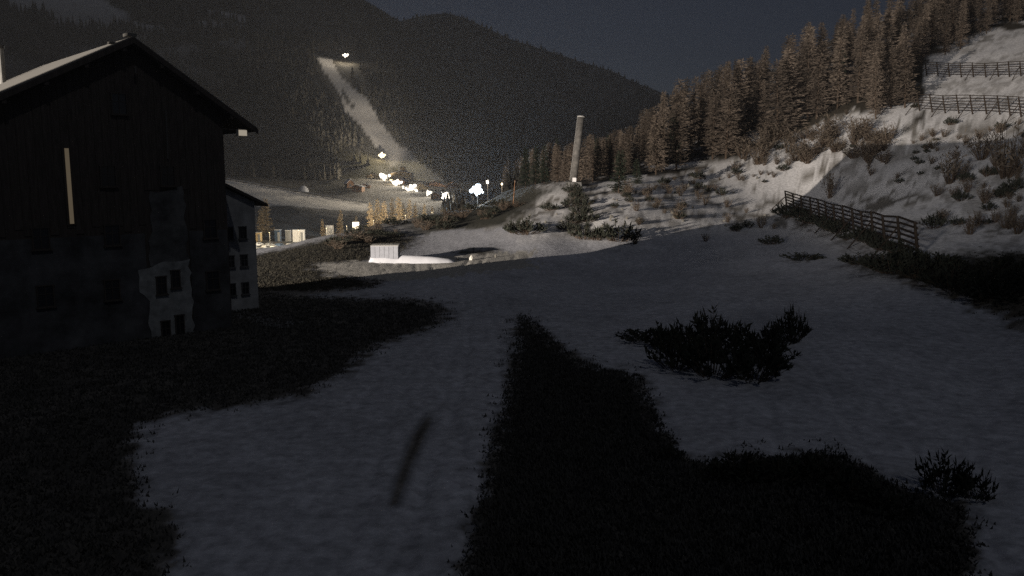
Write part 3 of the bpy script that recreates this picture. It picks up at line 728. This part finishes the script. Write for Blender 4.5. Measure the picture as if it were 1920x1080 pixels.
barrier(p0, 14, 3.3, 'dark log snow barrier running down the snow slope to the thicket', 6, .16, None, .22)
p1 = atg_many([(1725, 208), (1800, 213), (1870, 214), (1960, 218)])
barrier(p1, 11, 3.6, 'lower of two level log barriers on the slope under the upper wood', 6)
p2 = atg_many([(1738, 142), (1800, 145), (1870, 144), (1960, 140)])
barrier(p2, 11, 3.2, 'upper of two level log barriers, topmost under the larch wood', 6)

# ------------------------------------------------------------------ leaning cylinder on its plinth
b0 = at(1075, 341, 155); t0 = at(1090.5, 219, 155); t0[1] += 1.0; CS = 1.24
cyl = thing('leaning_cylinder', 'tall leaning steel cylinder on a concrete plinth atop the snowy mound', 'mast', b0)
ax = Vector(t0 - b0)
MB().bar((0, 0, 0), ax, 1.344, 28).build('tube', 'tower_steel', cyl, True)
for k_ in range(1, 8): MB().bar(ax * (k_ / 8 - .003), ax * (k_ / 8 + .003), 1.40, 28).build('seam_ring', 'tower_steel', cyl)
MB().bar(ax * .995, ax * 1.012, 1.512, 28).build('top_flange', 'pale_steel', cyl)
MB().bar(ax * -.004, ax * .02, 1.680, 28).build('base_flange', 'steel', cyl)
sd = Vector((-1, -.35, 0)).normalized()
MB().bar(sd * .74 + Vector((0, 0, .3)), ax + sd * .74, .07, 6).build('conduit', 'pale_steel', cyl)
MB().box((.1, -1.05, .4), (.7, .4, .8)).build('control_box', 'white_paint', cyl)
MB().box((0.1, .2, -1.2), (2.7, 2.7, 2.3), .2, .86).build('plinth', 'concrete', cyl)
# thin pole in front of the wood
pp = atg(962, 383); pl = thing('marker_pole', 'thin orange-brown pole standing left of the leaning cylinder', 'pole', pp)
MB().bar((0, 0, -.3), (.35, 0, pp[1] * 45 / F), .16, 6, .1).build('pole', M['log'] if False else mat('rusty_pole', (.28, .15, .08)), pl)
MB().box((.33, 0, pp[1] * 42 / F), (.3, .06, .25)).build('pole_plate', 'steel', pl)

# ------------------------------------------------------------------ shed and stones on the piste edge
sp = atg(723, 490)
sh_ = thing('shed', 'low pale flat-fronted shed half buried in a snow ridge', 'shed', sp, R(4))
MB().box((0, 0, .85), (3.0, 2.4, 1.9)).build('wall', mat('pale_sheet', (.28, .285, .30), .7, .12), sh_)
for k_ in range(6): MB().box((-1.25 + k_ * .5, -1.215, .85), (.44, .03, 1.8)).build('panel', mat('pale_panel', (.26, .265, .285), .7, .15), sh_)
MB().box((0, 0, 1.84), (3.04, 2.44, .07)).build('roof', 'pale_steel', sh_)
sb = MB(); nn = 26; mm = 8; S_V = []
for i in range(nn):
    for j in range(mm):
        u_ = i / (nn - 1); v_ = j / (mm - 1)
        hh = (0.95 * (1 - u_) ** .45 * (.7 + .6 * float(fbm(u_ * 5, 3.3, 8, 3))) + .1) * math.sin(math.pi * v_) ** .8 * (1 if 0 < i < nn - 1 else 0.02)
        S_V.append((-1.75 + u_ * 9.5, -2.0 + v_ * 1.7 + .35 * float(fbm(u_ * 4, 1.7, 4, 3)) + u_ * 1.2, hh - .12))
sb.add(S_V, [(i * mm + j, (i + 1) * mm + j, (i + 1) * mm + j + 1, i * mm + j + 1) for i in range(nn - 1) for j in range(mm - 1)])
sbo = sb.build('snow_heap', 'snow', None, True); sbo.location = sp; tag(sbo, 'long ridge of old snow heaped against the pale shed', 'snow heap')
def rock(px, py, w, h, m, label, group, seed):
    random.seed(seed); p = atg(px, py); s = p[1] / F; b_ = MB(); V_ = [(0, 0, h * s * random.uniform(.9, 1.1))]; n = 7
    for lv, (rr_, zz) in enumerate(((.55, .75), (1.0, .3), (1.05, -.1))):
        for i in range(n):
            an = 2 * math.pi * i / n + lv * .3; q_ = w * s / 2 * rr_ * random.uniform(.75, 1.2)
            V_.append((math.cos(an) * q_, math.sin(an) * q_ * .8, h * s * zz))
    Fc = [(0, 1 + i, 1 + (i + 1) % n) for i in range(n)]
    for lv in range(2): Fc += [(1 + lv * n + i, 1 + (lv + 1) * n + i, 1 + (lv + 1) * n + (i + 1) % n, 1 + lv * n + (i + 1) % n) for i in range(n)]
    b_.add(V_, Fc); o = b_.build('boulder', m); o.location = p; tag(o, label, 'boulder', group)
for i, (px, py, w, h) in enumerate(((733, 491, 7, 6), (744, 491, 5, 6), (752, 491, 4, 5), (786, 490, 5, 4), (858, 487, 5, 4), (929, 483, 5, 6))):
    rock(px, py, w, h, 'rock', 'small boulder lying along the piste edge below the snow ridge', 'boulders along the piste edge', i)
rock(884, 487, 8, 9, 'stone_white', 'bright whitewashed pointed boulder on the piste edge', None, 40)
G8 = 'rocks scattered on the lit snow slope'
random.seed(77); rk = [(random.uniform(1120, 1440), random.uniform(330, 430)) for _ in range(26)] + [(random.uniform(990, 1060), random.uniform(385, 430)) for _ in range(10)]
for i, (px, py) in enumerate(rk): rock(px, py, 5 + (i * 7) % 7, 3 + (i * 5) % 4, 'rock', 'dull rock poking out of the lit snow slope', G8, 100 + i)

# ------------------------------------------------------------------ floodlights
def spot_or_point(o, name, loc, col, power, rad=.6):
    l = bpy.data.lights.new(name, 'POINT'); l.energy = power; l.color = col; l.shadow_soft_size = rad * 2
    lo = bpy.data.objects.new(name, l); COL.objects.link(lo); lo.location = loc; lo.parent = o; return lo
WARM = (1.0, .80, .52); WHITE = (1.0, .88, .70); COLD = (.66, .83, 1.0)
def floodlight(px, py, d, col, m, power, label, size=(2.2, 1.2), group=None, off=1.6):
    p = at(px, py, d); g = gz(p[0], p[1]); hgt = max(2.5, p[2] - g)
    o = thing('floodlight_mast', label, 'floodlight', (p[0], p[1], g), 0, group)
    MB().bar((0, .3, -.3), (0, .3, hgt), .26, 8, .16).build('pole', 'steel', o)
    MB().box((0, .12, hgt), (size[0] * .5, .2, size[1] * .5)).build('lamp_housing', 'grey_paint', o)
    big_ = min(size) > 1.2
    spots_ = [(0, 0, .5)]
    for a_ in range(13):
        q_ = random.uniform(0, 6.283); rr_ = .44 * random.random() ** .6
        spots_.append((math.cos(q_) * rr_, math.sin(q_) * rr_ * .9, random.uniform(.12, .34)))
    if not big_: spots_ = [(0, 0, .9)]
    for cx_, cz_, w_ in spots_:
        MB().bar((cx_ * size[0], -.16, hgt + cz_ * size[1]), (cx_ * size[0], .02, hgt + cz_ * size[1]), w_ * min(size), 12).build('lamp_glass', m, o)
    spot_or_point(o, 'lamp_light', (0, -off, hgt - .4), col, power); return o
floodlight(648, 104, atg(648, 118)[1] - 4, WHITE, 'lamp_white', 30000, 'white floodlight high on the dark mountain beside the ski run top', (9, 6))
floodlight(715, 291, atg(715, 298)[1] - 4, (1, .86, .5), 'lamp_warm', 60000, 'yellow floodlight at the left edge of the ski run', (9, 6))
floodlight(720, 334, 620, WHITE, 'lamp_white', 150000, 'white floodlight in front of the pale hotel, highest of the village row', (11, 7))
floodlight(743, 346, 590, WHITE, 'lamp_white', 150000, 'white floodlight second down the village row', (10, 6.5))
floodlight(772, 356, 560, WHITE, 'lamp_white', 100000, 'wide white floodlight in the middle of the village row', (15, 6.5))
floodlight(806, 366, 520, WHITE, 'lamp_white', 60000, 'white floodlight second lowest of the village row', (6.5, 5))
floodlight(834, 372, 480, WHITE, 'lamp_white', 60000, 'white floodlight at the low end of the village row', (6.5, 5.5))
floodlight(829, 361, 520, COLD, 'lamp_white', 3000, 'small cold floodlight above the low end of the village row', (3, 1.4))
floodlight(895, 357, 300, COLD, 'lamp_blue', 120000, 'dazzling cold blue-white floodlight in the middle of the valley', (5.2, 5.2))
floodlight(914, 341, 330, WHITE, 'lamp_white', 4000, 'white lamp just uphill of the dazzling cold floodlight', (1.5, 2.0))
floodlight(941, 345, 340, WARM, 'lamp_warm', 2500, 'narrow warm lamp right of the dazzling cold floodlight', (.9, 2.6))
GP = 'warm lamps of the car park'
for px, py, d, pw in ((505, 436, 288, 6000), (560, 432, 292, 3500), (612, 428, 296, 6000), (650, 424, 296, 7000), (700, 414, 285, 22000), (760, 404, 292, 20000), (810, 398, 304, 9000)):
    floodlight(px, py, d, (1.0, .83, .56), 'lamp_warm', pw, 'short warm street lamp among the car park trees', (.5, .25), GP)
fl = floodlight(733, 338, 600, WARM, 'lamp_warm', 30000, 'warm floodlight added to brighten the ski run', (3, 2))
ls = bpy.data.lights.new('run_fill', 'SPOT'); ls.energy = 2.7e6; ls.color = (1.0, .88, .72); ls.spot_size = R(40); ls.spot_blend = 1.0; ls.shadow_soft_size = 1.0  # added spot, brightens the run beyond what the village lamps give
lso = bpy.data.objects.new('run_fill', ls); COL.objects.link(lso); lso.parent = fl
tp = atg(640, 165); av = (Vector(tp) - fl.location).normalized(); lso.location = Vector((0, 0, at(733, 338, 600)[2] - fl.location.z)) + av * 3
lso.rotation_euler = (-av).to_track_quat('Z', 'Y').to_euler()
# lit sign
sg = at(667, 423, 292); sgo = thing('lit_sign', 'glowing square lit sign at the edge of the car park', 'sign', (sg[0], sg[1], gz(sg[0], sg[1])))
hh = sg[2] - gz(sg[0], sg[1])
for sx in (-.8, .8): MB().bar((sx, .1, -.3), (sx, .1, hh - 1.2), .14, 6).build('leg', 'steel', sgo)
MB().box((0, .12, hh), (2.5, .2, 2.7)).build('sign_frame', 'grey_paint', sgo); MB().box((0, -.02, hh), (2.3, .1, 2.5)).build('sign_face', 'lit_sign', sgo)

# the tall floodlight mast left of the house: its beam rakes over roof, wood and hillside
MP = Vector((-131.7, -48.4, 0)); mast = thing('floodlight_mast', 'tall warm floodlight mast standing on the snow left of the dark farmhouse', 'floodlight', (MP.x, MP.y, gz(MP.x, MP.y)))
MH = 18.5
MB().bar((0, 0, -.5), (0, 0, MH), .5, 10, .28).build('pole', 'steel', mast)
MB().box((0, 0, MH + .3), (2.0, .5, 1.2), R(-29)).build('lamp_housing', 'grey_paint', mast)
sl = bpy.data.lights.new('flood_beam', 'SPOT'); sl.energy = 3.7e6; sl.color = (1.0, .90, .80); sl.spot_size = R(42); sl.spot_blend = .10; sl.shadow_soft_size = .35
so = bpy.data.objects.new('flood_beam', sl); COL.objects.link(so); so.parent = mast
aim = Vector((math.sin(R(29)), math.cos(R(29)), .03)); so.location = aim * 1.2 + Vector((0, 0, MH + .3))
so.rotation_euler = (-aim).to_track_quat('Z', 'Y').to_euler()

# a second, weaker mast behind the camera grazes the upper right slope
MP2 = Vector((-60, -60, 0)); mast2 = thing('floodlight_mast', 'weaker floodlight mast behind the near piste, aimed at the right slope', 'floodlight', (MP2.x, MP2.y, gz(MP2.x, MP2.y)))
MB().bar((0, 0, -.5), (0, 0, 20), .5, 10, .28).build('pole', 'steel', mast2)
MB().box((0, 0, 20.3), (1.6, .5, 1.0), R(-36)).build('lamp_housing', 'grey_paint', mast2)
s2 = bpy.data.lights.new('flood_beam', 'SPOT'); s2.energy = 8.5e5; s2.color = (1.0, .95, .92); s2.spot_size = R(22); s2.spot_blend = .85; s2.shadow_soft_size = 3.0
so2 = bpy.data.objects.new('flood_beam', s2); COL.objects.link(so2); so2.parent = mast2
aim2 = (Vector((80, 156, 31)) - Vector((-60, -60, 20.3))).normalized(); so2.location = aim2 * 1.0 + Vector((0, 0, 20.3))
so2.rotation_euler = (-aim2).to_track_quat('Z', 'Y').to_euler()

# ------------------------------------------------------------------ village and car park
def chalet(px, py, d, w, dp, h, rz, wm, rm, label, name='chalet', nw=3, pitch=.45, tower=None):
    p = at(px, py, d); g = min(gz(p[0], p[1]), p[2]); o = thing(name, label, 'house', (p[0], p[1], g - .2), rz)
    h = h + (p[2] - g)
    b_ = MB(); prism(b_, [(-w / 2, -1), (w / 2, -1), (w / 2, h), (0, h + pitch * w / 2), (-w / 2, h)], -dp / 2, dp / 2); b_.build('wall', wm, o)
    r_ = MB()
    for s in (-1, 1):
        V_ = [(0, -dp / 2 - .8, h + pitch * w / 2 + .35), (s * (w / 2 + .9), -dp / 2 - .8, h - pitch * .9 + .35), (s * (w / 2 + .9), dp / 2 + .8, h - pitch * .9 + .35), (0, dp / 2 + .8, h + pitch * w / 2 + .35)]
        V_ += [(q_[0], q_[1], q_[2] - .3) for q_ in V_]
        r_.add(V_, [(0, 1, 2, 3), (7, 6, 5, 4), (0, 4, 5, 1), (1, 5, 6, 2), (2, 6, 7, 3), (3, 7, 4, 0)])
    ro = r_.build('roof', rm, o)
    MB().box((w * .2, dp * .2, h + pitch * w * .3 + .6), (.9, .9, 1.6)).build('chimney', 'concrete', ro)
    for fl in range(max(1, int(h // 3))):
        for k_ in range(nw):
            X = (k_ - (nw - 1) / 2) * w / nw; f = MB().box((X, -dp / 2 - .04, 1.6 + fl * 2.8), (1.3, .08, 1.4)).build('window', 'grey_paint', o)
            MB().box((X, -dp / 2 - .09, 1.6 + fl * 2.8), (1.05, .04, 1.15)).build('pane', 'glass', f)
    if tower:
        tw, th = tower; MB().box((w * .05, 0, h + th / 2), (tw, tw, th + 2)).build('tower', wm, o); MB().box((w * .05, 0, h + th + 1.2), (tw + 1, tw + 1, .4)).build('tower_roof', rm, o)
    return o
chalet(754, 335, 660, 17, 10, 4.5, R(-6), 'ochre_paint', 'snow', 'pale hotel with a square tower below the ski run', 'hotel', 5, .22, (4.2, 4.0))
chalet(698, 342, 640, 9, 9, 5, R(20), 'ochre_paint', 'chalet_wood', 'ochre house left of the highest village floodlight', nw=2)
chalet(752, 352, 610, 9, 8, 5, R(-15), 'chalet_wood', 'snow', 'dark timber house between the two upper village floodlights', nw=2)
chalet(788, 362, 575, 11, 8, 4.6, R(10), 'ochre_paint', 'snow', 'ochre chalet right of the wide village floodlight', nw=3)
chalet(815, 357, 610, 20, 9, 3.6, R(-4), 'chalet_wood', 'chalet_wood', 'long brown timber lodge above the low village lights', 'lodge', 6, .3)
chalet(848, 356, 600, 10, 8, 3.2, R(8), 'chalet_wood', 'chalet_wood', 'brown timber barn at the right end of the lodge', 'barn', 2)
chalet(820, 374, 505, 6, 6, 3.4, R(-20), 'chalet_wood', 'snow', 'small timber hut between the two lowest village floodlights', 'hut', 2)
chalet(655, 349, 570, 5, 5, 2.6, R(30), 'chalet_wood', 'snow', 'steep snow-roofed hut above the snowy field', 'hut', 1, .9)
chalet(672, 355, 555, 7, 6, 2.0, R(-10), 'chalet_wood', 'snow', 'flat snow-roofed hut beside the steep-roofed one', 'hut', 2, .3)
chalet(684, 351, 575, 8, 5, 1.6, R(5), 'chalet_wood', 'snow', 'long low snow-covered barn right of the two huts', 'barn', 2, .25)
# snow heap on the dam and the dam wall
def heap(px, py, d, w, h, label):
    p = at(px, py, d); b_ = MB(); V_ = [(0, 0, h)]; n = 12
    for lv, (rr_, zz) in enumerate(((.4, .92), (.75, .6), (1.0, -.15))):
        for i in range(n): V_.append((math.cos(6.283 * i / n) * w / 2 * rr_ * random.uniform(.85, 1.15), math.sin(6.283 * i / n) * w / 2 * rr_, h * zz))
    Fc = [(0, 1 + i, 1 + (i + 1) % n) for i in range(n)]
    for lv in range(2): Fc += [(1 + lv * n + i, 1 + (lv + 1) * n + i, 1 + (lv + 1) * n + (i + 1) % n, 1 + lv * n + (i + 1) % n) for i in range(n)]
    b_.add(V_, Fc); o = b_.build('snow_heap', 'snow', None, True); o.location = (p[0], p[1], gz(p[0], p[1]) - .2); tag(o, label, 'snow heap')
heap(569, 358, 536, 7, 4.2, 'rounded heap of snow on the top edge of the sloping field')
pts = atg_many([(425 + 265 * k_ / 24, 338 + 46 * k_ / 24 - 1) for k_ in range(25)])
dwt = thing('field_fence', 'pale rail fence along the top edge of the sloping snowy field', 'fence', (pts[0][0], pts[0][1], gz(*pts[0])))
for k_ in range(24):
    a = Vector((pts[k_][0], pts[k_][1], gz(*pts[k_]))) - dwt.location; c = Vector((pts[k_ + 1][0], pts[k_ + 1][1], gz(*pts[k_ + 1]))) - dwt.location
    if k_ % 6 == 0: MB().bar(a - Vector((0, 0, .3)), a + Vector((0, 0, 2.0)), .5, 6).build('post', 'log', dwt)
    MB().bar(a + Vector((0, 0, .9)), c + Vector((0, 0, .9)), .55, 5).build('rail', 'white_paint', dwt)
def crate(px, py, d, w, dp, h, m, label, rz=0.0):
    p = at(px, py, d); g = gz(p[0], p[1]); o = thing('container', label, 'container', (p[0], p[1], g), rz)
    hh = max(h, p[2] - g)
    MB().box((0, 0, hh / 2), (w, dp, hh)).build('body', m, o)
    for k_ in range(7): MB().box((-w / 2 + w * (k_ + .5) / 7, -dp / 2 - .03, hh / 2), (w / 12, .06, hh * .9)).build('rib', m, o)
    MB().box((0, 0, hh + .06), (w + .1, dp + .1, .12)).build('roof', 'white_paint', o)
    MB().box((w * .3, -dp / 2 - .08, hh * .42), (.9, .06, hh * .8)).build('door', 'grey_paint', o)
crate(560, 431, 312, 4.4, 2.4, 2.9, 'white_paint', 'white container with a pink-red end in the car park', .1)
MBr = at(549.5, 431, 288.5)
crate(521, 431, 310, 2.0, 2.4, 3.0, 'blue_paint', 'dark blue container beside the car park lamps')
crate(541, 432, 311, 2.0, 2.4, 3.0, 'grey_paint', 'grey container next to the white one in the car park')
crate(484, 436, 308, 2.2, 2.4, 2.4, 'ochre_paint', 'yellow-lit kiosk showing past the annex corner')
crate(618, 423, 318, 2.6, 2.4, 2.2, 'white_paint', 'white kiosk between the two small golden larches')
def car(seed, paint):
    random.seed(seed); o = thing('parked_car', None, 'car')
    prof = [(-2.1, .35), (-2.15, .75), (-1.95, .95), (-1.35, 1.02), (-.85, 1.48), (.75, 1.5), (1.45, 1.0), (2.05, .88), (2.15, .55), (2.1, .35)]
    b_ = MB(); n = len(prof)
    for sy, k_ in ((-.88, 0), (-.80, 1), (.80, 1), (.88, 0)): b_.v += [(p[0], sy * (.86 if k_ and p[1] > 1.2 else 1), p[1]) for p in prof]
    for r_ in range(3): b_.f += [(r_ * n + i, r_ * n + (i + 1) % n, (r_ + 1) * n + (i + 1) % n, (r_ + 1) * n + i) for i in range(n)]
    b_.f += [tuple(range(n - 1, -1, -1)), tuple(range(3 * n, 4 * n))]; b_.build('body', paint, o)
    MB().add([(-.8, -.9, 1.05), (1.25, -.9, 1.05), (.72, -.9, 1.4), (-.75, -.9, 1.4), (-.8, .9, 1.05), (1.25, .9, 1.05), (.72, .9, 1.4), (-.75, .9, 1.4)], [(0, 1, 2, 3), (7, 6, 5, 4), (0, 4, 5, 1), (1, 5, 6, 2), (2, 6, 7, 3), (3, 7, 4, 0)]).build('side_windows', 'glass', o)
    for sx in (-1.35, 1.35):
        for sy in (-.8, .8): MB().bar((sx, sy - .1, .32), (sx, sy + .1, .32), .64, 12).build('wheel', 'rubber', o)
    for sy in (-.6, .6): MB().box((2.12, sy, .68), (.08, .3, .16)).build('headlight', 'white_paint', o)
    return o
protos = [car(i, m_) for i, m_ in enumerate(('white_paint', 'grey_paint', 'blue_paint', 'pale_steel'))]
LBL = ('white car parked in the rows of the lit car park', 'grey car parked in the rows of the lit car park', 'dark blue car parked in the rows of the lit car park', 'silver car parked in the rows of the lit car park')
used = [False] * 4; random.seed(9); n_car = 0
for row, (d, pxa, pxb) in enumerate(((258, 476, 530), (267, 476, 552), (276, 478, 575), (285, 480, 590), (294, 482, 605))):
    px = pxa
    while px < pxb:
        i = random.randrange(4); x_ = (px - 960) / F * d
        o = protos[i] if not used[i] else copy_tree(protos[i]); used[i] = True
        o.location = (x_, d, gz(x_, d)); o.rotation_euler = (0, 0, R(62) + random.uniform(-.06, .06)); tag(o, LBL[i], 'car', 'cars in rows in the lit car park')
        px += random.uniform(15, 24); n_car += 1
